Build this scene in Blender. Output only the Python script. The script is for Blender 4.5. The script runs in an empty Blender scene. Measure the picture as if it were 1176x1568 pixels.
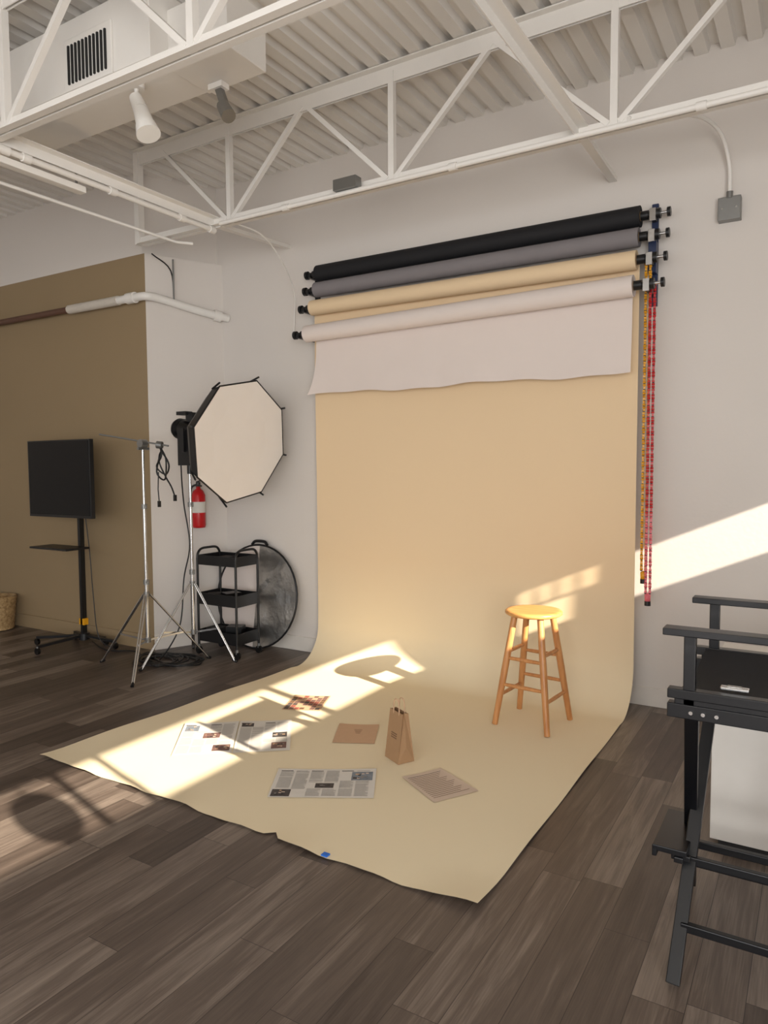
import bpy, math, random
from mathutils import Vector, Matrix, Euler
random.seed(4)
V=Vector
bpy.context.scene.view_settings.view_transform='Standard'
# ------------------------------------------------------------ materials
def srgb(c):
    return tuple(((x/255)/12.92 if x/255<=.04045 else ((x/255+.055)/1.055)**2.4) for x in c)+(1,)
def mat(name,col,rough=.6,metal=0,var=.06,scale=8,bump=0,bscale=60,spec=.5,sheen=0,trans=0):
    m=bpy.data.materials.new(name);m.use_nodes=True;nt=m.node_tree
    b=nt.nodes['Principled BSDF'];b.inputs['Roughness'].default_value=rough;b.inputs['Metallic'].default_value=metal
    b.inputs['Specular IOR Level'].default_value=spec
    tc=nt.nodes.new('ShaderNodeTexCoord');nz=nt.nodes.new('ShaderNodeTexNoise');nz.inputs['Scale'].default_value=scale;nz.inputs['Detail'].default_value=4
    nt.links.new(tc.outputs['Object'],nz.inputs['Vector'])
    mx=nt.nodes.new('ShaderNodeMix');mx.data_type='RGBA'
    c=srgb(col);mx.inputs[6].default_value=tuple(x*(1-var) for x in c[:3])+(1,);mx.inputs[7].default_value=tuple(min(1,x*(1+var)) for x in c[:3])+(1,)
    nt.links.new(nz.outputs['Fac'],mx.inputs[0]);nt.links.new(mx.outputs[2],b.inputs['Base Color'])
    if bump:
        n2=nt.nodes.new('ShaderNodeTexNoise');n2.inputs['Scale'].default_value=bscale;n2.inputs['Detail'].default_value=3
        nt.links.new(tc.outputs['Object'],n2.inputs['Vector'])
        bp=nt.nodes.new('ShaderNodeBump');bp.inputs['Strength'].default_value=bump;bp.inputs['Distance'].default_value=.01
        nt.links.new(n2.outputs['Fac'],bp.inputs['Height']);nt.links.new(bp.outputs[0],b.inputs['Normal'])
    return m
def floor_mat():
    m=bpy.data.materials.new('vinyl_plank');m.use_nodes=True;nt=m.node_tree;L=nt.links;N=nt.nodes.new
    b=nt.nodes['Principled BSDF']
    def math_(op,a=None,b_=None,c_=None):
        n=N('ShaderNodeMath');n.operation=op
        for i,q in enumerate((a,b_,c_)):
            if q is None: continue
            if isinstance(q,(int,float)): n.inputs[i].default_value=q
            else: L.new(q,n.inputs[i])
        return n.outputs[0]
    tc=N('ShaderNodeTexCoord');mp=N('ShaderNodeMapping');mp.inputs['Rotation'].default_value=(0,0,math.pi/2)
    L.new(tc.outputs['Object'],mp.inputs['Vector'])
    sep=N('ShaderNodeSeparateXYZ');L.new(mp.outputs[0],sep.inputs[0])
    RH=.155
    row=math_('FLOOR',math_('DIVIDE',sep.outputs[1],RH))
    wn=N('ShaderNodeTexWhiteNoise');wn.noise_dimensions='1D';L.new(row,wn.inputs['W'])
    xs=math_('MULTIPLY_ADD',wn.outputs['Value'],1.1,sep.outputs[0])
    c0=N('ShaderNodeCombineXYZ');L.new(xs,c0.inputs[0]);L.new(sep.outputs[1],c0.inputs[1])
    br=N('ShaderNodeTexBrick');br.offset=0;br.offset_frequency=2;br.squash=1
    br.inputs['Scale'].default_value=1;br.inputs['Brick Width'].default_value=1.1;br.inputs['Row Height'].default_value=RH
    br.inputs['Mortar Size'].default_value=.0011;br.inputs['Mortar Smooth'].default_value=.2;br.inputs['Bias'].default_value=0
    br.inputs['Color1'].default_value=(0,0,0,1);br.inputs['Color2'].default_value=(1,1,1,1);br.inputs['Mortar'].default_value=(.5,.5,.5,1)
    L.new(c0.outputs[0],br.inputs['Vector'])
    zz=math_('MULTIPLY',br.outputs['Color'],9.3)
    cb=N('ShaderNodeCombineXYZ');L.new(sep.outputs[0],cb.inputs[0]);L.new(sep.outputs[1],cb.inputs[1]);L.new(zz,cb.inputs[2])
    def noise(sc,scale,det,ro,dist):
        m2=N('ShaderNodeMapping');m2.inputs['Scale'].default_value=sc;L.new(cb.outputs[0],m2.inputs[0])
        nz=N('ShaderNodeTexNoise');nz.inputs['Scale'].default_value=scale;nz.inputs['Detail'].default_value=det;nz.inputs['Roughness'].default_value=ro;nz.inputs['Distortion'].default_value=dist
        L.new(m2.outputs[0],nz.inputs['Vector']);return nz.outputs['Fac']
    n1=noise((1.2,14,1),1.3,5,.6,.9);n3=noise((2.5,110,1),2,3,.5,0)
    a=math_('MULTIPLY_ADD',br.outputs['Color'],.36,math_('MULTIPLY_ADD',n1,.68,-.08))
    a2=math_('MULTIPLY_ADD',n3,.26,a)
    r=N('ShaderNodeValToRGB');e=r.color_ramp.elements
    e[0].position=.25;e[0].color=srgb((60,51,46));e[1].position=.95;e[1].color=srgb((152,139,127))
    k=r.color_ramp.elements.new(.6);k.color=srgb((96,84,76))
    L.new(a2,r.inputs[0])
    mx=N('ShaderNodeMix');mx.data_type='RGBA';mx.inputs[7].default_value=srgb((44,38,35));L.new(br.outputs['Fac'],mx.inputs[0]);L.new(r.outputs[0],mx.inputs[6])
    L.new(mx.outputs[2],b.inputs['Base Color'])
    b.inputs['Roughness'].default_value=.4;b.inputs['Specular IOR Level'].default_value=.45
    bp=N('ShaderNodeBump');bp.inputs['Strength'].default_value=.12;bp.inputs['Distance'].default_value=.004;L.new(a2,bp.inputs['Height']);L.new(bp.outputs[0],b.inputs['Normal'])
    return m
def wood_mat(name,c0,c1,axis=2):
    m=bpy.data.materials.new(name);m.use_nodes=True;nt=m.node_tree;L=nt.links;N=nt.nodes.new
    b=nt.nodes['Principled BSDF'];tc=N('ShaderNodeTexCoord');mp=N('ShaderNodeMapping')
    sc=[30,30,30];sc[axis]=2.5;mp.inputs['Scale'].default_value=sc;L.new(tc.outputs['Object'],mp.inputs[0])
    nz=N('ShaderNodeTexNoise');nz.inputs['Scale'].default_value=1.5;nz.inputs['Detail'].default_value=5;L.new(mp.outputs[0],nz.inputs['Vector'])
    r=N('ShaderNodeValToRGB');r.color_ramp.elements[0].position=.3;r.color_ramp.elements[0].color=srgb(c0);r.color_ramp.elements[1].position=.7;r.color_ramp.elements[1].color=srgb(c1)
    L.new(nz.outputs['Fac'],r.inputs[0]);L.new(r.outputs[0],b.inputs['Base Color']);b.inputs['Roughness'].default_value=.35
    return m
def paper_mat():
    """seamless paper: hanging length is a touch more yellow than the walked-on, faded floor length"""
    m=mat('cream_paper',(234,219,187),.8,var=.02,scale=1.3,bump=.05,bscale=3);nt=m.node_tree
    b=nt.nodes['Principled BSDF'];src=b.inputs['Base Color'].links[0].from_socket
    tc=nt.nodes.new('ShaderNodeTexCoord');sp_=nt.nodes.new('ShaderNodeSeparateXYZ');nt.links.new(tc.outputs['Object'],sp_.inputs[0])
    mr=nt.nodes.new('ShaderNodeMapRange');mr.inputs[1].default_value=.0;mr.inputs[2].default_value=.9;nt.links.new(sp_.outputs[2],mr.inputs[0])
    mx=nt.nodes.new('ShaderNodeMix');mx.data_type='RGBA';nt.links.new(mr.outputs[0],mx.inputs[0]);nt.links.new(src,mx.inputs[6]);mx.inputs[7].default_value=srgb((230,204,167))  # hanging part tinted as if lit by warm bounce
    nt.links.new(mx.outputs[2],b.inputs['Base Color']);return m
M=dict(
 wall=mat('white_wall_paint',(219,212,205),.75,bump=.08,bscale=40,var=.03,scale=1.5),
 deck=mat('white_deck_paint',(232,228,222),.6,var=.04,scale=3),
 steel=mat('white_steel_paint',(234,230,224),.45,var=.03),
 brown=mat('tan_wall_paint',(150,129,98),.8,var=.07,scale=1.2,bump=.08),
 trim=mat('trim_paint',(222,215,206),.5),
 black=mat('black_satin',(18,18,20),.4,var=.1),
 blackmatte=mat('black_paper',(18,18,22),.75,var=.1),
 blackplastic=mat('black_plastic',(14,14,15),.35),
 blackwood=mat('black_lacquer',(12,13,17),.35,var=.12,scale=30),
 canvas=mat('black_canvas',(20,20,24),.9,bump=.3,bscale=300),
 screen=mat('tv_glass',(5,5,7),.15,spec=.25),
 grey=mat('grey_paper',(128,123,125),.85),
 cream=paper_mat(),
 white=mat('white_paper',(224,212,205),.8,var=.02),
 core=mat('cardboard_core',(150,120,85),.8),
 chrome=mat('chrome',(205,205,205),.25,1,var=.02),
 steelgrey=mat('galvanised',(140,140,138),.4,.8),
 silver=mat('silver_fabric',(170,168,165),.34,.9,var=.35,scale=9,bump=1,bscale=12),
 fabric=mat('diffuser_fabric',(234,228,222),.85,var=.02,bump=.15,bscale=6),
 red=mat('red_enamel',(190,22,28),.3),
 yellow=mat('yellow_plastic',(226,160,24),.4),
 redp=mat('red_plastic',(190,25,30),.4),
 pinkp=mat('pink_plastic',(225,110,120),.4),
 blue=mat('blue_plastic',(25,40,75),.4),
 bluetape=mat('blue_tape',(40,110,210),.6),
 kraft=mat('kraft_paper',(160,126,92),.8,var=.06,scale=20),
 kraftd=mat('kraft_print',(110,82,58),.8),
 kcard=mat('kraft_card',(200,164,132),.8,var=.05,scale=25),
 news=mat('newsprint',(218,213,205),.85,var=.03,scale=10),
 page=mat('pink_page',(208,188,170),.85,var=.03,scale=10),
 ink=mat('ink_grey',(138,134,130),.9),
 inkd=mat('ink_dark',(60,55,55),.9),
 photo1=mat('print_dark',(70,64,62),.7,var=.6,scale=30),
 photo2=mat('print_red',(150,78,68),.7,var=.7,scale=35),
 photo2b=mat('print_muted',(118,88,82),.7,var=.7,scale=35),
 photo3=mat('print_blue',(120,128,138),.7,var=.6,scale=30),
 wicker=wood_mat('wicker',(130,100,65),(190,160,115),0),
 lampwhite=mat('white_lamp_enamel',(235,232,226),.4),
 pipebrown=mat('copper_brown_pipe',(95,65,50),.5),
 insul=mat('pipe_wrap',(205,196,184),.9,bump=.8,bscale=30),
 dark=mat('dark_void',(30,28,27),.8),
 cabinet=mat('white_laminate',(220,215,208),.5),
 stool=wood_mat('honey_wood',(178,118,68),(208,150,94)),
 stoolseat=wood_mat('honey_wood_seat',(196,134,70),(226,168,100),0),
 floor=floor_mat())
# ------------------------------------------------------------ mesh builder
class MB:
    def __init__(s): s.v=[];s.f=[];s.m=[];s.s=[];s.mats=[]
    def mi(s,k):
        if k not in s.mats:s.mats.append(k)
        return s.mats.index(k)
    def add(s,vs,fs,k,smooth=False):
        o=len(s.v);s.v+= [V(p) for p in vs]
        for f in fs:
            s.f.append([o+i for i in f]);s.m.append(s.mi(k));s.s.append(smooth)
    def box(s,c,size,k,rot=None):
        c=V(c);h=V(size)/2;vs=[]
        for x in(-1,1):
            for y in(-1,1):
                for z in(-1,1):
                    p=V((x*h.x,y*h.y,z*h.z))
                    if rot is not None:p=rot@p
                    vs.append(c+p)
        s.add(vs,[(0,1,3,2),(4,6,7,5),(0,4,5,1),(2,3,7,6),(0,2,6,4),(1,5,7,3)],k)
    def bx(s,a,b,k):
        a=V(a);b=V(b);s.box((a+b)/2,[abs(q) for q in(b-a)],k)
    def bar(s,p0,p1,w,h,k,up=(0,0,1)):
        p0=V(p0);p1=V(p1);d=(p1-p0);l=d.length;d.normalize();u=V(up)
        if abs(d.dot(u))>.98:u=V((1,0,0))
        x=d.cross(u).normalized();y=x.cross(d).normalized()
        R=Matrix((x,d,y)).transposed()
        s.box((p0+p1)/2,(w,l,h),k,R)
    def frame(s,d):
        d=V(d).normalized();u=V((0,0,1)) if abs(d.z)<.9 else V((1,0,0))
        x=d.cross(u).normalized();return x,x.cross(d).normalized()
    def cyl(s,p0,p1,r0,k,r1=None,n=16,caps=True):
        if r1 is None:r1=r0
        p0=V(p0);p1=V(p1);x,y=s.frame(p1-p0)
        vs=[];fs=[]
        for p,r in((p0,r0),(p1,r1)):
            for i in range(n):
                a=2*math.pi*i/n;vs.append(p+(x*math.cos(a)+y*math.sin(a))*r)
        for i in range(n):
            j=(i+1)%n;fs.append((i,j,n+j,n+i))
        s.add(vs,fs,k,True)
        if caps:
            s.add(vs[:n],[tuple(range(n))],k);s.add(vs[n:],[tuple(range(n))[::-1]],k)
    def tube(s,pts,r,k,n=8,sub=0):
        pts=[V(p) for p in pts]
        if sub:
            q=[]
            P=[pts[0]*2-pts[1]]+pts+[pts[-1]*2-pts[-2]]
            for i in range(1,len(P)-2):
                for t in range(sub):
                    t/=sub;a,b,c,d=P[i-1:i+3]
                    q.append(.5*((2*b)+(c-a)*t+(2*a-5*b+4*c-d)*t*t+(3*b-a-3*c+d)*t**3))
            q.append(pts[-1]);pts=q
        vs=[];x=None
        for i,p in enumerate(pts):
            d=(pts[min(i+1,len(pts)-1)]-pts[max(i-1,0)])
            if d.length<1e-9:d=V((0,0,1))
            d.normalize()
            if x is None:x,_=s.frame(d)
            x=(x-d*x.dot(d)).normalized();y=d.cross(x)
            for j in range(n):
                a=2*math.pi*j/n;vs.append(p+(x*math.cos(a)+y*math.sin(a))*r)
        fs=[]
        for i in range(len(pts)-1):
            for j in range(n):
                jj=(j+1)%n;fs.append((i*n+j,i*n+jj,(i+1)*n+jj,(i+1)*n+j))
        s.add(vs,fs,k,True)
        s.add(vs[:n],[tuple(range(n))],k);s.add(vs[-n:],[tuple(range(n))],k)
    def lathe(s,c,prof,k,n=32,axis=(0,0,1)):
        c=V(c);ax=V(axis).normalized();x,y=s.frame(ax);vs=[]
        for r,h in prof:
            for i in range(n):
                a=2*math.pi*i/n;vs.append(c+ax*h+(x*math.cos(a)+y*math.sin(a))*r)
        fs=[]
        for q in range(len(prof)-1):
            for i in range(n):
                j=(i+1)%n;fs.append((q*n+i,q*n+j,(q+1)*n+j,(q+1)*n+i))
        s.add(vs,fs,k,True)
    def quad(s,a,b,c,d,k): s.add([a,b,c,d],[(0,1,2,3)],k)
    def build(s,name,bevel=0,origin=None,solid=0):
        xs=[p.x for p in s.v];ys=[p.y for p in s.v];zs=[p.z for p in s.v]
        o=V(origin) if origin else V(((min(xs)+max(xs))/2,(min(ys)+max(ys))/2,min(zs)))
        me=bpy.data.meshes.new(name);me.from_pydata([tuple(p-o) for p in s.v],[],s.f)
        for k in s.mats: me.materials.append(M[k])
        for p,mi,sm in zip(me.polygons,s.m,s.s): p.material_index=mi;p.use_smooth=sm
        import bmesh
        bm=bmesh.new();bm.from_mesh(me)
        bmesh.ops.recalc_face_normals(bm,faces=bm.faces);bm.to_mesh(me);bm.free()
        ob=bpy.data.objects.new(name,me);ob.location=o;bpy.context.collection.objects.link(ob)
        if solid:
            md=ob.modifiers.new('thick','SOLIDIFY');md.thickness=solid;md.offset=0
        if bevel:
            md=ob.modifiers.new('bev','BEVEL');md.width=bevel;md.segments=2;md.limit_method='ANGLE';md.angle_limit=math.radians(50)
        return ob
# ------------------------------------------------------------ room
ZD=4.24;XL=-9.6;XR=2.2;YF=-4.2;YB=5.1
b=MB();b.bx((XL-.1,YF-.1,-.06),(XR+.1,YB+.1,0),'floor');b.build('floor',origin=(0,0,0))
b=MB();vs=[];prof=[];x=XL;pitch=.1524
while x<XR:
    prof+=[(x,ZD),(x+.078,ZD),(x+.090,ZD+.045),(x+.140,ZD+.045)];x+=pitch
for px,pz in prof: vs+=[(px,YF,pz),(px,YB+.05,pz)]
b.add(vs,[(2*i,2*i+1,2*i+3,2*i+2) for i in range(len(prof)-1)],'deck')
b.bx((XL-.1,YF-.1,ZD+.06),(XR+.1,YB+.15,ZD+.1),'deck')
b.build('ceiling')
b=MB();b.bx((-5.3,YB,0),(XR+.1,YB+.12,ZD+.06),'wall');b.build('wall_back')
CX=-5.15;CY=4.45;RX=-4.85
b=MB()
z0,z1=0,3.54
b.quad((XL,CY,z0),(CX,CY,z0),(CX,CY,z1),(XL,CY,z1),'brown')
b.quad((CX,CY,z0),(RX,YB,z0),(RX,YB,z1),(CX,CY,z1),'wall')
b.add([(XL,CY,z1),(CX,CY,z1),(RX,YB,z1),(XL,YB,z1)],[(0,1,2,3)],'wall')
b.quad((XL,CY+.04,z1),(CX-.08,CY+.04,z1),(CX-.08,CY+.04,ZD+.05),(XL,CY+.04,ZD+.05),'wall')
b.quad((CX-.08,CY+.04,z1),(RX-.06,YB,z1),(RX-.06,YB,ZD+.05),(CX-.08,CY+.04,ZD+.05),'wall')
b.build('wall_left_alcove')
b=MB();b.bx((XL-.12,YF,0),(XL,YB,ZD+.06),'wall');b.build('wall_left')
b=MB();t=.03;zb,zt=2.175,2.505
X0,X1=XR,XR+t
WY0,WY1,WZ0,WZ1=-3.9,-.9,.35,3.3
open_=[(.25,.80),(.84,1.07),(1.11,2.55),(2.62,3.61),(3.90,4.05),(4.22,4.95)]
b.bx((X0,YF,0),(X1,WY0,ZD+.06),'wall');b.bx((X0,WY0,0),(X1,WY1,WZ0),'wall');b.bx((X0,WY0,WZ1),(X1,WY1,ZD+.06),'wall')
b.bx((X0,WY1,0),(X1,YB+.1,zb),'wall');b.bx((X0,WY1,zt),(X1,YB+.1,ZD+.06),'wall')
y=WY1
for a,c in open_:
    b.bx((X0,y,zb),(X1,a,zt),'wall');y=c
b.bx((X0,y,zb),(X1,YB+.1,zt),'wall')
b.build('wall_right')
b=MB()
for a,c in open_:
    for zz in(zb-.03,zt): b.bx((X0-.02,a-.02,zz),(X0,c+.02,zz+.03),'trim')
b.bx((X1+.005,3.88,2.375),(X1+.02,4.06,2.39),'trim')
for q in range(4): b.bx((X1+.005,3.92+q*.038,2.38),(X1+.02,3.935+q*.038,zt),'trim')
b.bx((X1+.005,3.995,zb),(X1+.02,4.06,2.37),'trim')
b.build('window_1')
b=MB()
for yy in(WY0,(WY0+WY1)/2-.03,WY1-.06): b.bx((X0-.02,yy,WZ0),(X1,yy+.06,WZ1),'black')
for zz in(WZ0,2.3,WZ1-.06): b.bx((X0-.02,WY0,zz),(X1,WY1,zz+.06),'black')
b.build('window_3')  # unseen window, added to bring in light from the right
b=MB();Y0,Y1=YF-.1,YF
b.bx((XL,Y0,0),(XR,Y1,.5),'wall');b.bx((XL,Y0,3.3),(XR,Y1,ZD+.06),'wall')
ops=[(-8.2,-5.2),(-4.6,-1.6),(-1.0,1.8)];x=XL
for a,c in ops: b.bx((x,Y0,.5),(a,Y1,3.3),'wall');x=c
b.bx((x,Y0,.5),(XR,Y1,3.3),'wall');b.build('wall_front')
b=MB()
for a,c in ops:
    for xx in(a,(a+c)/2,c-.05): b.bx((xx,Y0+.02,.5),(xx+.05,Y1-.02,3.3),'black')
    for zz in(.5,2.4,3.25): b.bx((a,Y0+.02,zz),(c,Y1-.02,zz+.05),'black')
b.build('window_2')  # unseen windows behind the camera, added to let in ambient light
b=MB();b.bx((-4.85,YB-.015,0),(XR,YB,.13),'trim');b.build('baseboard_back',bevel=.004)
b=MB();b.bx((XL,CY-.015,0),(CX,CY,.13),'brown');b.build('baseboard_left')
b=MB();d=V((RX-CX,YB-CY,0)).normalized();nrm=V((d.y,-d.x,0))
b.bar(V((CX,CY,.065))+nrm*.008,V((RX,YB,.065))+nrm*.008,.015,.13,'trim');b.build('baseboard_return')
# ------------------------------------------------------------ joists
def joist(y,xl):
    b=MB();zt=4.2;zbm=3.5
    for s in(-1,1):
        b.bx((xl,y+s*.008,zt-.07),(XR,y+s*.014,zt+.03),'steel')
        b.bx((xl,y+s*.008,zt+.028),(XR,y+s*.06,zt+.036),'steel')
        b.bx((xl+.02,y+s*.008,zbm),(XR,y+s*.014,zbm+.05),'steel')
        b.bx((xl+.02,y+s*.008,zbm-.008),(XR,y+s*.05,zbm),'steel')
    n=-3.87-1.42*4
    while n<XR+1:
        if n>xl+.1 and n<XR:
            b.bx((n-.02,y-.02,zbm),(n+.02,y+.02,zt),'steel')
        for s in(-1,1):
            t=n+s*.70
            a=V((n+s*.03,y,zbm+.03));c=V((t,y,zt-.03))
            if min(a.x,c.x)>xl-.02 and max(a.x,c.x)<XR: b.bar(a,c,.03,.035,'steel',(0,1,0))
        n+=1.42
    b.bx((xl-.02,y-.03,zbm-.005),(xl+.03,y+.03,zt+.03),'steel')
    return b.build('ceiling_joist')
joist(4.17,-4.88)
for y in(2.42,.67,-1.08,-2.83): joist(y,XL)
for X in(-1.2,-4.0):
    b=MB()
    b.bx((X-.03,YF+.01,3.545),(X+.03,4.2,3.551),'steel');b.bx((X-.03,YF+.01,3.49),(X-.024,4.2,3.551),'steel')
    b.bar((X,4.17,3.5),(X-.06,YB-.003,3.58),.05,.03,'steel')
    b.build('joist_bridging')
# ------------------------------------------------------------ duct, lamps, conduit
b=MB()
b.bx((-5.0,2.68,3.77),(-3.02,3.10,4.15),'steel')
b.bx((-3.02,2.80,3.76),(-2.60,3.10,4.06),'steel')
b.bx((-3.70,2.665,3.76),(-3.30,2.68,4.04),'steel')
for i in range(11):
    xx=-3.66+i*.031
    b.bx((xx,2.655,3.79),(xx+.014,2.668,4.00),'dark')
for xx in(-4.3,-3.5):
    b.cyl((xx,2.9,4.13),(xx,2.9,ZD+.02),.008,'steel')
b.build('air_duct',bevel=.004)
b=MB()
b.bx((-4.11,.5,3.40),(-4.05,3.05,3.44),'steel')
for yy in(.8,2.4,3.0): b.cyl((-4.08,yy,3.44),(-4.08,yy,3.55),.008,'steelgrey')
b.build('track_light_rail',bevel=.004)
b=MB()
L0=V((-3.28,2.81,3.77));
b.cyl(L0+V((0,0,-.001)),L0-V((0,0,.04)),.045,'steel');b.cyl(L0-V((0,0,.03)),L0-V((0,0,.10)),.012,'steel')
a=L0-V((0,0,.08));d=V((.40,-.05,-.9)).normalized()
b.cyl(a+V((-.01,0,0)),a+d*.09,.035,'lampwhite',.042,n=24);b.cyl(a+d*.09,a+d*.19,.042,'lampwhite',.050,n=24);b.cyl(a+d*.19,a+d*.25,.055,'lampwhite',.066,n=24)
b.build('spotlight')
b=MB()
a=V((-2.90,3.05,3.758));b.bx(a-V((.05,.03,.0)),a+V((.05,.03,-.03)),'steel');b.bar(a-V((0,0,.01)),a+V((.05,0,-.14)),.03,.04,'steelgrey');b.cyl(a+V((.03,0,-.12)),a+V((.09,-.02,-.2)),.035,'steelgrey',.04)
b.build('security_camera')
b=MB()
b.tube([(-4.02,2.5,3.46),(-4.02,4.16,3.46)],.018,'steel',10)
b.tube([(-4.02,1.0,3.46),(-4.02,2.52,3.46)],.026,'steel',10)
for yy in(2.6,3.2,3.8,4.1): b.cyl((-4.02,yy,3.46),(-4.02,yy+.05,3.46),.026,'steel',n=12)
b.tube([(-4.4,2.3,3.42),(-4.38,4.1,3.42),(-4.3,4.2,3.42)],.012,'steel',8)
b.build('conduit_pipe')
b=MB()
b.tube([(-3.9,4.09,3.475),(-3,4.09,3.475),(0,4.09,3.475),(XR,4.09,3.475)],.016,'steel',8)
for xx in(-3.3,-2.0,-.6,.5): b.cyl((xx,4.09,3.475),(xx+.05,4.09,3.475),.023,'steel',n=12)
b.bx((-2.84,4.05,3.49),(-2.66,4.12,3.56),'steelgrey')
b.build('electrical_conduit')
b=MB()
b.bx((-.60,5.03,3.17),(-.47,5.099,3.31),'steelgrey')
b.cyl((-.535,5.04,3.30),(-.535,5.04,3.34),.02,'steelgrey')
for dx in(-.04,.04): b.cyl((-.535+dx,5.032,3.24),(-.535+dx,5.026,3.24),.006,'chrome')
b.tube([(-.535,5.04,3.33),(-.54,5.03,3.5),(-.58,4.95,3.66),(-.66,4.75,3.70),(-.8,4.4,3.62),(-.95,4.15,3.53)],.012,'steel',8,sub=8)
b.build('electrical_box',bevel=.004)
b=MB()
b.tube([(-3.85,4.15,3.5),(-3.80,4.5,3.45),(-3.9,4.95,3.2),(-3.98,5.07,2.95),(-4.0,5.08,2.78)],.006,'steel',6,sub=8)
b.build('hanging_wire')
b=MB();yp=CY-.07
b.tube([(-9.5,yp,3.15),(-6.1,yp,3.15)],.03,'pipebrown',12)
b.tube([(-6.12,yp,3.15),(-5.42,yp,3.15)],.042,'insul',12)
b.tube([(-5.42,yp,3.15),(-5.2,yp,3.15),(-5.08,yp+.02,3.15),(-5.04,yp+.14,3.145),(-4.9,4.85,3.08),(-4.78,5.099,3.04)],.036,'steel',12,sub=4)
b.cyl((-5.3,yp,3.15),(-5.2,yp,3.15),.048,'steel');b.cyl((-4.85,4.98,3.06),(-4.82,5.04,3.05),.05,'steel')
b.cyl((-4.98,4.62,3.15),(-4.98,4.62,3.5),.008,'steelgrey');b.tube([(-5.0,4.4,3.5),(-4.99,4.6,3.4),(-4.98,4.62,3.12)],.006,'dark',6,sub=5)
b.build('heating_pipe')
b=MB();g=V((1.85,.72,2.17))
b.lathe(g,[(.0,-.13),(.05,-.12),(.092,-.092),(.12,-.05),(.13,0),(.12,.05),(.092,.092),(.05,.12),(0.02,.13)],'lampwhite',n=32)
b.cyl(g+V((0,0,.12)),(g.x,g.y,ZD+.04),.006,'black');b.cyl((g.x,g.y,ZD-.02),(g.x,g.y,ZD+.045),.05,'lampwhite')
b.build('globe_pendant_lamp')  # unseen globe, added only to cast a round shadow on the floor
# ------------------------------------------------------------ backdrops
def roll(b,x0,x1,y,z,r,k,dz=0):
    b.cyl((x0,y,z+dz),(x1,y,z),r,k,n=40,caps=False)
    for x,zz,s in((x0,z+dz,1),(x1,z,-1)):
        b.lathe((x,y,zz),[(r,0),(.032,0),(.03,.03*1)],k,n=32,axis=(s,0,0))
        b.cyl((x-.002*s,y,zz),(x+.03*s,y,zz),.031,'core',n=20)
XA,XB=-3.66,-1.055
b=MB();roll(b,XA,XB,4.99,3.27,.068,'blackmatte');b.build('black_backdrop_roll')
b=MB();roll(b,XA,XB,4.96,3.13,.062,'grey');b.build('grey_backdrop_roll')
b=MB()
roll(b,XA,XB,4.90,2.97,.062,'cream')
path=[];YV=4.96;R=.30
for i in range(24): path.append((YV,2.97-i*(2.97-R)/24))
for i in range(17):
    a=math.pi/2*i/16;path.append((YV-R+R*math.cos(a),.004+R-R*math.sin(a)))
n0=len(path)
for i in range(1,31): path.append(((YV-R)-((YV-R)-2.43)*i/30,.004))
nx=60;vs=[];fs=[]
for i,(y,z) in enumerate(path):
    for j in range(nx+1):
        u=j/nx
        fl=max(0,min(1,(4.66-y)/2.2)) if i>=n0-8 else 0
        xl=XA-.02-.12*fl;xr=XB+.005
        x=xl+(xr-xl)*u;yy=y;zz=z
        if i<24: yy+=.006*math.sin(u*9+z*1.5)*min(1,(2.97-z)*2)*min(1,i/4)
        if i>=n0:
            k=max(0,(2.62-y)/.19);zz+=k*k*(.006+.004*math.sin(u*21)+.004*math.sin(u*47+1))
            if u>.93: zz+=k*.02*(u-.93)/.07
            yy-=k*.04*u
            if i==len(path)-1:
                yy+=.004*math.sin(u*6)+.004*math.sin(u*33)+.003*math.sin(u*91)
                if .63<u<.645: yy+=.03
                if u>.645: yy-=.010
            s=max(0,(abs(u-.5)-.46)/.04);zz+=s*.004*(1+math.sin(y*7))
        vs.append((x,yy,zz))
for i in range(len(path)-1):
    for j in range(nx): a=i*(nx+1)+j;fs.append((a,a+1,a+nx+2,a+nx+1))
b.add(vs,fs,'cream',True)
b.bx((-1.77,2.385,.008),(-1.74,2.41,.014),'bluetape')
b.build('cream_backdrop_paper')
b=MB()
roll(b,XA,XB,4.82,2.79,.068,'white',dz=-.045)
vs=[];fs=[];nz=14
for i in range(nz+1):
    t=i/nz
    for j in range(nx+1):
        u=j/nx
        x=-3.61+2.535*u-(.06*t**4)*max(0,1-u*8)
        ztop=2.745+.045*u
        z=ztop-(ztop-2.25)*t+(.010*math.sin(u*13)*t+.005*math.sin(u*37)*t)
        y=4.886+.008*math.sin(u*8+2)*t-.03*t*t*(1 if u>.05 else 1+(1-u/.05))+.012*math.exp(-((u-.45)/.02)**2)*t
        vs.append((x,y,z))
for i in range(nz):
    for j in range(nx): a=i*(nx+1)+j;fs.append((a,a+1,a+nx+2,a+nx+1))
b.add(vs,fs,'white',True);b.build('white_backdrop_paper')
b=MB()
RO=[(4.99,3.27,3.27),(4.96,3.13,3.13),(4.90,2.97,2.97),(4.82,2.745,2.79)]
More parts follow.
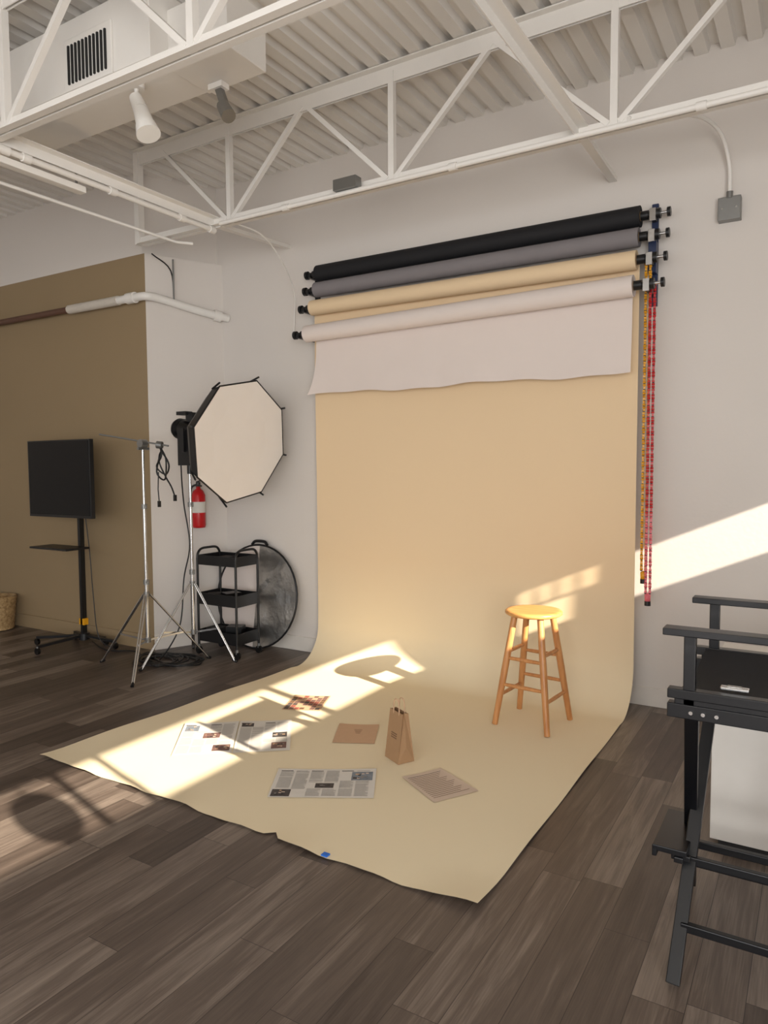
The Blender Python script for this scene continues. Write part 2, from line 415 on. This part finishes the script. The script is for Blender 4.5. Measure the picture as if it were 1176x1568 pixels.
for x,s,ix in((XA,-1,1),(XB,1,2)):
    xx=x+s*.075
    b.bx((xx-.02,5.07,2.70),(xx+.02,5.099,3.36),'blue' if s>0 else 'black')
    for r in RO:
        y,z=r[0],r[ix]
        b.bx((xx-.015,y-.03,z-.03),(xx+.015,5.09,z+.0),'black')
        b.cyl((x-s*.005,y,z),(x+s*.05,y,z),.03,'black',n=20)
        b.cyl((x+s*.05,y,z),(x+s*.10,y,z),.02,'black',n=16)
        b.cyl((x+s*.10,y,z),(x+s*.125,y,z),.034,'black',n=16)
        if s>0:
            b.cyl((x+s*.125,y,z),(x+s*.165,y,z),.01,'chrome',n=12)
            b.cyl((x+s*.165,y,z),(x+s*.185,y,z),.03,'black',n=16)
            b.bx((x+.06,y-.036,z-.05),(x+.10,y-.028,z+.03),'chrome')
b.bx((XB+.05,4.99,2.9),(XB+.10,5.07,3.1),'blue')
b.build('backdrop_wall_mount',bevel=.003)
def chain(x,y,zt,zb,k,k2):
    b=MB()
    for s in(-1,1):
        n=int((zt-zb)/.018)
        for i in range(n):
            z=zt-i*.018
            kk=k if z>zb+.55 else k2
            b.box((x+s*.013,y,z),(.016,.012,.015),kk,Euler((0,.0,i*1.2)).to_matrix())
            if i%2==0: b.box((x+s*.013,y,z-.009),(.012,.014,.007),'blackplastic')
    b.lathe((x,y,zb-.005),[(.0,-.03),(.018,-.03),(.02,.02),(.0,.03)],k2,n=12)
    b.cyl((x,y,zb-.06),(x,y,zb-.03),.02,'blackplastic',n=12)
    b.build('backdrop_pull_chain')
chain(-.99,4.93,2.98,.93,'yellow','yellow')
chain(-.955,4.90,2.8,.79,'redp','pinkp')
# ------------------------------------------------------------ stool
b=MB();SC=V((-1.548,4.385,0));zt=.735;r=.18
b.lathe(SC,[(0,zt-.03),(r-.012,zt-.03),(r,zt-.022),(r,zt-.008),(r-.008,zt-.001),(r-.03,zt),(0,zt)],'stoolseat',n=48)
feet=[V((-1.745,4.225,.006)),V((-1.715,4.585,.006)),V((-1.385,4.18,.006)),V((-1.355,4.545,.006))]
tops=[SC+(f-SC).normalized()*.125 for f in feet]
for t in tops:t.z=zt-.03
for f,t in zip(feet,tops):
    b.cyl(f,f.lerp(t,.5),.018,'stool',.022,n=16);b.cyl(f.lerp(t,.5),t,.022,'stool',.020,n=16)
def at(i,z): f,t=feet[i],tops[i];return f.lerp(t,z/(zt-.03))
for (i,j),zs in(((0,1),(.19,.47)),((2,3),(.19,.47)),((0,2),(.26,.43)),((1,3),(.26,.43))):
    for z in zs:
        p,q=at(i,z),at(j,z);m_=(p+q)/2
        b.cyl(p,m_,.0105,'stool',.013,n=12);b.cyl(m_,q,.013,'stool',.0105,n=12)
b.build('wooden_bar_stool')
# ------------------------------------------------------------ papers on floor
def sheet(name,a,c,d,e,k,fn,z=.0075):
    b=MB();a,c,d,e=[V(q) for q in(a,c,d,e)]
    def P(u,v,dz=0):
        p=(a*(1-u)+c*u)*(1-v)+(e*(1-u)+d*u)*v
        return (p.x,p.y,z+dz+.004*abs(u-.5)**2*4*(1-v))
    n=10;vs=[P(i/n,j/n) for j in range(n+1) for i in range(n+1)]
    b.add(vs,[(j*(n+1)+i,j*(n+1)+i+1,(j+1)*(n+1)+i+1,(j+1)*(n+1)+i) for j in range(n) for i in range(n)],k,True)
    def rect(u0,v0,u1,v1,kk,dz=.0006):
        m_=4
        for q in range(m_):
            s0=u0+(u1-u0)*q/m_;s1=u0+(u1-u0)*(q+1)/m_
            b.quad(P(s0,v0,dz),P(s1,v0,dz),P(s1,v1,dz),P(s0,v1,dz),kk)
    fn(rect);b.build(name)
def newsp(pics,cols,seed,head=True):
    def fn(rect):
        rnd=random.Random(seed)
        for c in range(cols):
            u0=.04+c*.92/cols;u1=u0+.92/cols-.02
            v=.07
            if head and c%2==0:
                rect(u0,v,u1*.9+u0*.1,v+.022,'inkd');v+=.04
            while v<.95:
                ok=True
                for(pu0,pv0,pu1,pv1,_) in pics:
                    if u0<pu1 and u1>pu0 and v+.01>pv0-.01 and v<pv1+.01: ok=False
                if ok and rnd.random()>.06: rect(u0,v,u1-(rnd.random()*.03 if rnd.random()<.3 else 0),v+.005,'ink')
                v+=.017
        for p in pics:
            u0,v0,u1,v1,k=p;rect(*p)
            for q in range(9):
                uu=u0+(u1-u0)*rnd.uniform(.05,.75);vv=v0+(v1-v0)*rnd.uniform(.1,.75)
                rect(uu,vv,uu+(u1-u0)*rnd.uniform(.08,.2),vv+(v1-v0)*rnd.uniform(.08,.22),rnd.choice(['inkd','ink','kcard','photo1','page']),.0009)
    return fn
sheet('newspaper',(-3.46,3.22),(-3.185,3.425),(-2.87,3.015),(-3.14,2.81),'news',newsp([(.05,.1,.3,.28,'photo3'),(.42,.35,.72,.52,'photo2b'),(.65,.74,.95,.92,'photo2b')],4,1))
sheet('newspaper',(-3.18,3.43),(-2.91,3.62),(-2.605,3.22),(-2.865,3.02),'news',newsp([(.05,.08,.28,.2,'photo1'),(.66,.42,.93,.58,'photo1'),(.66,.74,.93,.93,'photo2b')],4,2))
sheet('newspaper',(-2.49,2.98),(-2.03,3.25),(-1.86,2.95),(-2.325,2.69),'news',newsp([(.76,.12,.97,.42,'photo3'),(.02,.74,.2,.97,'photo1'),(.42,.52,.6,.68,'photo1')],6,3))
def magf(rect):
    rnd=random.Random(5)
    for i in range(7):
        for j in range(7):
            rect(.03+i*.135,.03+j*.135,.03+i*.135+.12,.03+j*.135+.12,rnd.choice(['photo2','photo2b','kraftd','kcard','kcard','photo1']))
sheet('magazine_print',(-3.21,4.04),(-2.97,4.145),(-2.86,3.86),(-3.10,3.75),'kcard',magf)
def cardf(rect):
    for i in range(4): rect(.42+.02*i,.3+i*.06,.62-.01*i,.315+i*.06,'kraftd')
sheet('kraft_card',(-2.60,3.72),(-2.37,3.83),(-2.23,3.55),(-2.46,3.44),'kcard',cardf)
def pagef(rect):
    for i in range(15): rect(.08,.1+i*.055,.9-(i*37%7)*.03,.112+i*.055,'inkd' if i==0 else 'kraftd')
sheet('printed_letter',(-1.86,3.23),(-1.735,3.435),(-1.445,3.29),(-1.58,3.06),'page',pagef)
# ------------------------------------------------------------ kraft bag
b=MB()
A=V((-2.085,3.43,.006));B=V((-1.965,3.365,.006));ex=(B-A).normalized();ey=V((-ex.y,ex.x,0));w=.145;dp=.105;h=.275
def Q(u,v,z): return A+ex*(u*w)+ey*(v*dp)+V((0,0,z))
bt=[Q(0,0,0),Q(1,0,0),Q(1,1,0),Q(0,1,0)]
tp=[Q(.03,.33,h),Q(.97,.33,h),Q(.97,.67,h),Q(.03,.67,h)]
gR=Q(.86,.5,h);gL=Q(.14,.5,h);kR=Q(1.0,.5,.09);kL=Q(0,.5,.09)
b.add(bt+tp,[(0,1,5,4),(2,3,7,6),(3,2,1,0)],'kraft')
b.add([bt[1],bt[2],tp[2],tp[1],gR,kR],[(0,1,5),(0,5,4,3),(1,2,4,5)],'kraft')
b.add([bt[0],bt[3],tp[3],tp[0],gL,kL],[(0,5,1),(0,3,4,5),(1,5,4,2)],'kraft')
for i in range(3): 
    z0=.15-i*.012;vv=.33*z0/h
    b.quad(Q(.3,vv-.01,z0),Q(.7,vv-.01,z0),Q(.7,vv+.005,z0+.006),Q(.3,vv+.005,z0+.006),'kraftd')
for v in(.33,.67):
    b.tube([Q(.3,v,h-.02),Q(.3,v,h+.03),Q(.36,v,h+.06),Q(.5,v,h+.07),Q(.64,v,h+.06),Q(.7,v,h+.03),Q(.7,v,h-.02)],.003,'kcard',6,sub=5)
b.build('kraft_paper_bag',solid=.001)
# ------------------------------------------------------------ stands
def tripod(b,c,feet,zc,top,k='chrome'):
    c=V(c)
    b.cyl(c+V((0,0,.22)),c+V((0,0,zc+.12)),.016,k,n=14)
    b.cyl(c+V((0,0,zc+.1)),c+V((0,0,(zc+top)/2+.1)),.0135,k,n=14);b.cyl(c+V((0,0,(zc+top)/2+.1)),c+V((0,0,top)),.0105,k,n=14)
    for z in(zc,(zc+top)/2+.1,zc+.1,.24): b.cyl(c+V((0,0,z-.02)),c+V((0,0,z+.02)),.024,'steelgrey',n=14)
    for z in((zc+top)/2+.1,zc+.1): b.bar(c+V((0,0,z)),c+V((.05,-.03,z)),.01,.02,'steelgrey')
    for f in feet:
        f=V(f);f.z=.012;d=(V((f.x,f.y,0))-V((c.x,c.y,0))).normalized()
        a=c+V((0,0,zc))+d*.025
        side=V((-d.y,d.x,0))*.011
        b.cyl(a+side,f+side*.6,.007,k,n=8);b.cyl(a-side,f-side*.6,.007,k,n=8)
        b.cyl(f-d*.02+V((0,0,.012)),f+d*.02-V((0,0,.005)),.013,'black',n=10)
        mid=a.lerp(f,.58);b.bar(c+V((0,0,.24))+d*.02,mid,.008,.014,k)
b=MB();c1=V((-4.71,4.0,0))
tripod(b,c1,[(-4.42,3.60,0),(-5.20,3.93,0),(-4.50,4.47,0)],.62,1.86)
b.cyl((-4.71,3.97,1.85),(-4.71,4.03,1.85),.035,'steelgrey',n=16);b.cyl((-4.71,3.95,1.81),(-4.71,4.06,1.81),.012,'steelgrey')
b.cyl((-5.06,3.86,1.93),(-4.52,4.1,1.83),.007,'steelgrey',n=10);b.cyl((-4.60,4.05,1.84),(-4.56,4.07,1.835),.03,'steelgrey')
b.tube([(-4.58,4.06,1.84),(-4.55,4.05,1.75),(-4.62,4.06,1.66),(-4.56,4.1,1.6),(-4.5,4.08,1.68),(-4.55,4.05,1.78),(-4.60,4.07,1.7),(-4.55,4.09,1.58),(-4.5,4.1,1.5),(-4.46,4.1,1.42)],.007,'black',6,sub=6)
b.tube([(-4.57,4.06,1.82),(-4.50,4.05,1.72),(-4.55,4.08,1.56),(-4.62,4.06,1.62),(-4.56,4.06,1.8)],.007,'black',6,sub=6)
b.tube([(-4.6,4.06,1.62),(-4.61,4.06,1.48),(-4.6,4.06,1.38)],.005,'black',6);b.box((-4.6,4.06,1.36),(.02,.02,.05),'black');b.box((-4.46,4.1,1.41),(.02,.02,.05),'black')
b.build('light_stand')
b=MB();c2=V((-4.6,4.4,0))
tripod(b,c2,[(-4.70,3.92,0),(-4.22,4.50,0),(-4.88,4.66,0)],.66,1.82)
n=V((.975,-.07,-.17)).normalized();Cf=V((-4.02,4.41,1.86))
rr=n.cross(V((0,0,1))).normalized();uu=rr.cross(n).normalized()
def ring(rad,dist,ph=math.radians(11)):
    return [Cf-n*dist+(rr*math.cos(a)+uu*math.sin(a))*rad for a in [ph+2*math.pi*i/8 for i in range(8)]]
rs=[ring(.51,0),ring(.475,.10),ring(.37,.24),ring(.22,.36),ring(.09,.44)]
for q in range(4):
    vs=rs[q]+rs[q+1];b.add(vs,[(i,(i+1)%8,8+(i+1)%8,8+i) for i in range(8)],'black')
front=ring(.503,-.004);inn=ring(.30,.012);cen=Cf-n*.02
b.add(front+inn+[cen],[(i,(i+1)%8,8+(i+1)%8,8+i) for i in range(8)]+[(8+i,8+(i+1)%8,16) for i in range(8)],'fabric',False)
e=ring(.508,.0)
for i in range(8): b.cyl(e[i],e[(i+1)%8],.007,'black',n=8)
tip=ring(.54,-.015)
for i in range(8): b.cyl(rs[1][i],tip[i],.008,'black',n=8)
bk=Cf-n*.42
b.cyl(bk,bk-n*.05,.10,'black',n=28);b.cyl(bk-n*.05,bk-n*.36,.085,'blackplastic',n=28);b.cyl(bk-n*.36,bk-n*.38,.075,'steelgrey',n=28)
for i in range(4): b.cyl(bk-n*(.30+.015*i),bk-n*(.306+.015*i),.09,'black',n=28)
cc=bk-n*.18
for s in(-1,1): b.bar(cc+rr*.11*s+V((0,0,.02)),cc+rr*.11*s-V((0,0,.17)),.012,.035,'black',n)
b.bar(cc+rr*.115-V((0,0,.17)),cc-rr*.115-V((0,0,.17)),.035,.012,'black')
b.box(cc+V((0,0,-.14)),(.18,.18,.30),'black');b.bx(cc+V((-.05,-.03,.08)),cc+V((.03,.03,.16)),'black')
b.bx(cc+V((-.13,-.06,.14)),cc+V((-.02,.02,.17)),'black')
b.cyl((c2.x,c2.y,1.60),(c2.x,c2.y,cc.z-.16),.022,'black')
b.tube([cc-n*.15,cc+V((-.15,0,-.3)),(-4.66,4.38,1.35),(-4.58,4.36,1.0),(-4.68,4.38,.7),(-4.66,4.3,.3),(-4.8,4.2,.02),(-5.0,4.25,.012)],.006,'black',6,sub=8)
b.build('octagonal_softbox_light')
b=MB()
rnd=random.Random(3)
for q in range(4):
    pts=[];cx,cy=-4.75+rnd.uniform(-.15,.2),4.15+rnd.uniform(-.15,.15)
    for i in range(14):
        a=i*1.1+q;R_=.10+.12*rnd.random();pts.append((cx+R_*1.3*math.cos(a),cy+R_*math.sin(a),.010+.008*(i%3)))
    b.tube(pts,.006,'black',6,sub=6)
b.tube([(-4.6,4.2,.01),(-4.9,4.1,.01),(-5.2,4.3,.01),(-5.5,4.2,.01),(-5.9,4.35,.01)],.006,'black',6,sub=6)
b.build('power_cable')
# ------------------------------------------------------------ TV on stand
b=MB();yt=4.08
b.bx((-6.36,yt-.02,1.21),(-5.46,yt+.02,1.91),'blackplastic')
b.bx((-6.345,yt-.023,1.235),(-5.475,yt-.019,1.898),'screen')
b.bx((-6.2,yt+.02,1.3),(-5.6,yt+.06,1.75),'blackplastic')
P_=V((-5.85,4.23,0))
b.bx((-6.05,yt+.05,1.45),(-5.65,yt+.08,1.65),'black');b.bx((P_.x-.04,yt+.07,1.48),(P_.x+.04,4.24,1.6),'black')
b.bar(P_+V((0,0,.08)),P_+V((0,0,1.62)),.05,.03,'black');b.bx(P_+V((-.035,-.025,.2)),P_+V((.035,.025,.26)),'yellow')
b.box((-5.96,4.08,.93),(.54,.24,.018),'black');b.bar((-5.88,4.21,.92),(-5.98,4.13,.90),.05,.02,'black')
b.cyl(P_+V((0,0,.06)),P_+V((0,0,.12)),.05,'black')
for dx,dy in((-.42,-.20),(.36,.06),(-.08,-.42),(.16,.11),(-.30,.12)):
    e_=P_+V((dx,dy,.07));b.bar(P_+V((0,0,.10)),e_,.035,.025,'black')
    b.cyl(e_+V((0,-.012,-.04)),e_+V((0,.012,-.04)),.03,'blackplastic',n=14);b.cyl(e_+V((0,0,-.03)),e_,.012,'steelgrey')
b.tube([(-5.75,4.2,1.3),(-5.72,4.22,.9),(-5.66,4.2,.5),(-5.6,4.2,.12),(-5.45,4.25,.012)],.005,'black',6,sub=6)
b.build('television_on_stand',bevel=.004)
# ------------------------------------------------------------ utility cart
b=MB();x0,x1,y0,y1=-4.70,-4.25,4.56,4.84
for x in(x0,x1):
    for y in(y0,y1):
        b.cyl((x,y,.08),(x,y,.86),.011,'black',n=10)
        b.cyl((x,y-.012,.035),(x,y+.012,.035),.033,'blackplastic',n=16);b.cyl((x,y,.05),(x,y,.09),.014,'steelgrey',n=10)
    b.tube([(x,y0,.85),(x,y0+.01,.90),(x,y0+.05,.935),(x,(y0+y1)/2,.94),(x,y1-.05,.935),(x,y1-.01,.90),(x,y1,.85)],.011,'black',8,sub=5)
for z,hh in((.80,.085),(.45,.10),(.12,.10)):
    b.bx((x0,y0,z),(x1,y1,z+.006),'black')
    for a,c in(((x0,y0),(x1,y0)),((x0,y1),(x1,y1)),((x0,y0),(x0,y1)),((x1,y0),(x1,y1))):
        b.bar((a[0],a[1],z+hh/2),(c[0],c[1],z+hh/2),.006,hh,'black')
for q,(dx,dy,z,s) in enumerate([(.12,.1,.126,.10),(.3,.15,.126,.12),(.1,.12,.456,.07),(.28,.12,.456,.09),(.2,.15,.806,.05)]):
    b.box((x0+dx,y0+dy,z+s/2+.01),(.14,.12,s),'blackplastic' if q%2 else 'dark',Euler((0,0,q*.4)).to_matrix())
b.build('rolling_utility_cart')
# reflector
b=MB();rc=V((-4.40,4.985,.475));rn=V((0,-1,.13)).normalized();rx=V((1,0,0));ru=V((0,.13,1)).normalized();R_=.47
N=48;vs=[rc]
for q in range(1,6):
    for i in range(N):
        a=2*math.pi*i/N;vs.append(rc+(rx*math.cos(a)+ru*math.sin(a))*R_*q/5+rn*(.006*math.sin(a*5+q)*(q<5)))
for half,k in((0,'white'),(1,'silver')):
    fs=[]
    for i in range(N):
        a=2*math.pi*(i+.5)/N
        if (math.cos(a)>-.05)!=bool(half): continue
        j=(i+1)%N;fs.append((0,1+i,1+j))
        for q in range(4): fs.append((1+q*N+i,1+(q+1)*N+i,1+(q+1)*N+j,1+q*N+j))
    b.add(vs,fs,k,True)
b.tube([rc+(rx*math.cos(2*math.pi*i/N)+ru*math.sin(2*math.pi*i/N))*R_ for i in range(N+1)],.009,'black',8)
b.tube([rc+ru*(R_+.0)+rx*.09,rc+ru*(R_+.03)+rx*.06,rc+ru*(R_+.035),rc+ru*(R_+.03)-rx*.06,rc+ru*R_-rx*.09],.014,'black',8,sub=3)
b.build('round_reflector_disc')
# extinguisher
b=MB();e_=V((-4.915,4.80,1.10))
b.lathe(e_,[(0,0),(.055,0),(.062,.02),(.062,.30),(.045,.34),(.02,.36),(.02,.38),(0,.38)],'red',n=24)
b.cyl(e_+V((0,0,.37)),e_+V((0,0,.42)),.02,'black');b.bar(e_+V((-.02,0,.42)),e_+V((.07,-.02,.44)),.015,.01,'black');b.bar(e_+V((-.02,0,.40)),e_+V((.06,-.02,.385)),.015,.01,'black')
b.tube([e_+V((-.02,0,.40)),e_+V((-.06,-.03,.36)),e_+V((-.05,-.06,.2)),e_+V((-.04,-.06,.08))],.009,'black',8,sub=5)
b.lathe(e_+V((0,0,.14)),[(.0635,0),(.0635,.1)],'news',n=24)
b.build('fire_extinguisher')
# basket
b=MB();bc=V((-7.22,4.22,0))
prof=[(.0,.01),(.14,.01)]+[(.14+.035*i/14+(.006 if i%2 else 0),.01+.34*i/14) for i in range(15)]+[(.16,.35),(.13,.03),(0,.03)]
b.lathe(bc,prof,'wicker',n=32);b.build('wicker_basket')
# ------------------------------------------------------------ cabinet at right
b=MB()
b.bx((-.37,3.29,.05),(.95,3.88,.74),'cabinet');b.bx((-.34,3.32,0),(.92,3.85,.05),'dark');b.bx((-.39,3.27,.74),(.97,3.90,.77),'cabinet')
b.bx((.29,3.284,.08),(.296,3.292,.72),'dark')
b.build('white_cabinet',bevel=.003)
# ------------------------------------------------------------ director chair (folding, crossed legs)
b=MB();yn,yf=2.37,2.97;K='blackwood'
xb=.17
for y in(yn,yf):
    b.box(((-.39+xb)/2-.01,y,1.135),(xb+.41,.062,.022),K)
    b.bx((-.35,y-.014,.90),(-.315,y+.014,1.125),K)
    b.bx((xb-.07,y-.014,.90),(xb-.035,y+.014,1.55),K)
    b.bx((-.395,y-.02,.925),(xb,y+.02,.955),K)
    b.bx((-.395,y-.02,.865),(xb,y+.02,.91),K);b.bx((-.375,y-.014,.90),(xb-.02,y+.014,.93),K)
    for q,xx in enumerate((-.325,-.29,-.252)):
        b.cyl((xx,y-.022,.888),(xx,y-.026,.888),.006,'chrome',n=12)
def lp(x0,x1,ya,yb_,t): return V((x0+(x1-x0)*t,ya+(yb_-ya)*t,.87*t))
legs=[]
for o in(0,.46):
    legs.append((-.36+o,-.325+o,yn-.04,yf));legs.append((-.40+o,-.325+o,yf,yn))
for L_ in legs: b.bar(lp(*L_,0.01),lp(*L_,1),.022,.042,K,(1,0,0))
for L_,tt in((0,.17),(0,.36),(1,.17),(1,.30)):
    p=lp(*legs[L_],tt);q=lp(*legs[L_+2],tt);b.bar(p,q,.024,.028,K)
b.bx((-.46,2.50,.345),(-.35,2.80,.365),K);b.bx((-.46,2.50,.325),(-.445,2.80,.35),K)
for y in(2.52,2.78): b.bar((-.40,y,.335),(-.34,y,.335),.02,.02,K)
b.bar((-.375,2.50,.33),(-.375,2.82,.33),.03,.02,K)
vs=[];fs=[];n_=10
for i in range(n_+1):
    for j in range(n_+1):
        u=i/n_;v=j/n_;vs.append((-.36+u*(xb+.32),yn+v*(yf-yn),.955-.03*math.sin(math.pi*v)))
fs=[(i*(n_+1)+j,i*(n_+1)+j+1,(i+1)*(n_+1)+j+1,(i+1)*(n_+1)+j) for i in range(n_) for j in range(n_)]
b.add(vs,fs,'canvas',True)
b.bx((xb-.06,yn-.016,1.33),(xb-.05,yf+.016,1.52),'canvas')
b.bx((-.25,yn+.03,.958),(-.17,yn+.06,.968),'chrome');b.cyl((-.23,yn+.045,.966),(-.19,yn+.045,.966),.007,'chrome')
b.build('directors_chair',bevel=.003)
# ------------------------------------------------------------ lights
def area(name,loc,dirv,sx,sy,pw,col):
    l=bpy.data.lights.new(name,'AREA');l.shape='RECTANGLE';l.size=sx;l.size_y=sy;l.energy=pw;l.color=col
    o=bpy.data.objects.new(name,l);o.location=loc;o.rotation_euler=V(dirv).to_track_quat('-Z','Y').to_euler();bpy.context.collection.objects.link(o);return o
SUN=V((-.89,.232,-.389))
l=bpy.data.lights.new('sun','SUN');l.energy=17;l.angle=math.radians(.45);l.color=(1,.88,.72)
o=bpy.data.objects.new('sun',l);o.rotation_euler=SUN.to_track_quat('-Z','Y').to_euler();o.location=(8,-1,5);bpy.context.collection.objects.link(o)
for i,(a,c) in enumerate(ops):
    area('window_daylight_%d'%i,((a+c)/2,YF+.02,1.9),(0,1,.3),c-a,2.7,[6,36,112][i],(1,.98,.96))  # added fill lights in the front openings, stronger towards the right
area('window_daylight_side',(XR-.06,(WY0+WY1)/2,(WZ0+WZ1)/2),(-1,.25,.35),3.0,2.8,300,(1,.985,.96))  # added main fill from the right, set in the added side opening
w=bpy.data.worlds.new('World');bpy.context.scene.world=w;w.use_nodes=True
bg=w.node_tree.nodes['Background'];bg.inputs[0].default_value=(.85,.92,1,1);bg.inputs[1].default_value=1.1
# ------------------------------------------------------------ camera
yaw,pit,roll_=math.radians(31.245),math.radians(3.582),math.radians(-.359)
s,c=math.sin(yaw),math.cos(yaw);sp,cp=math.sin(pit),math.cos(pit)
F=V((-s*cp,c*cp,-sp));R0=V((c,s,0));U0=V((-s*sp,c*sp,cp));cr,sr=math.cos(roll_),math.sin(roll_)
Rv=R0*cr+U0*sr;Uv=U0*cr-R0*sr
cam=bpy.data.cameras.new('camera');cam.sensor_fit='VERTICAL';cam.sensor_height=36;cam.lens=1126.6/1600*36;cam.clip_start=.05
co=bpy.data.objects.new('camera',cam);bpy.context.collection.objects.link(co)
m=Matrix((Rv,Uv,-F)).transposed().to_4x4();m.translation=V((0,0,1.65));co.matrix_world=m
bpy.context.scene.camera=co
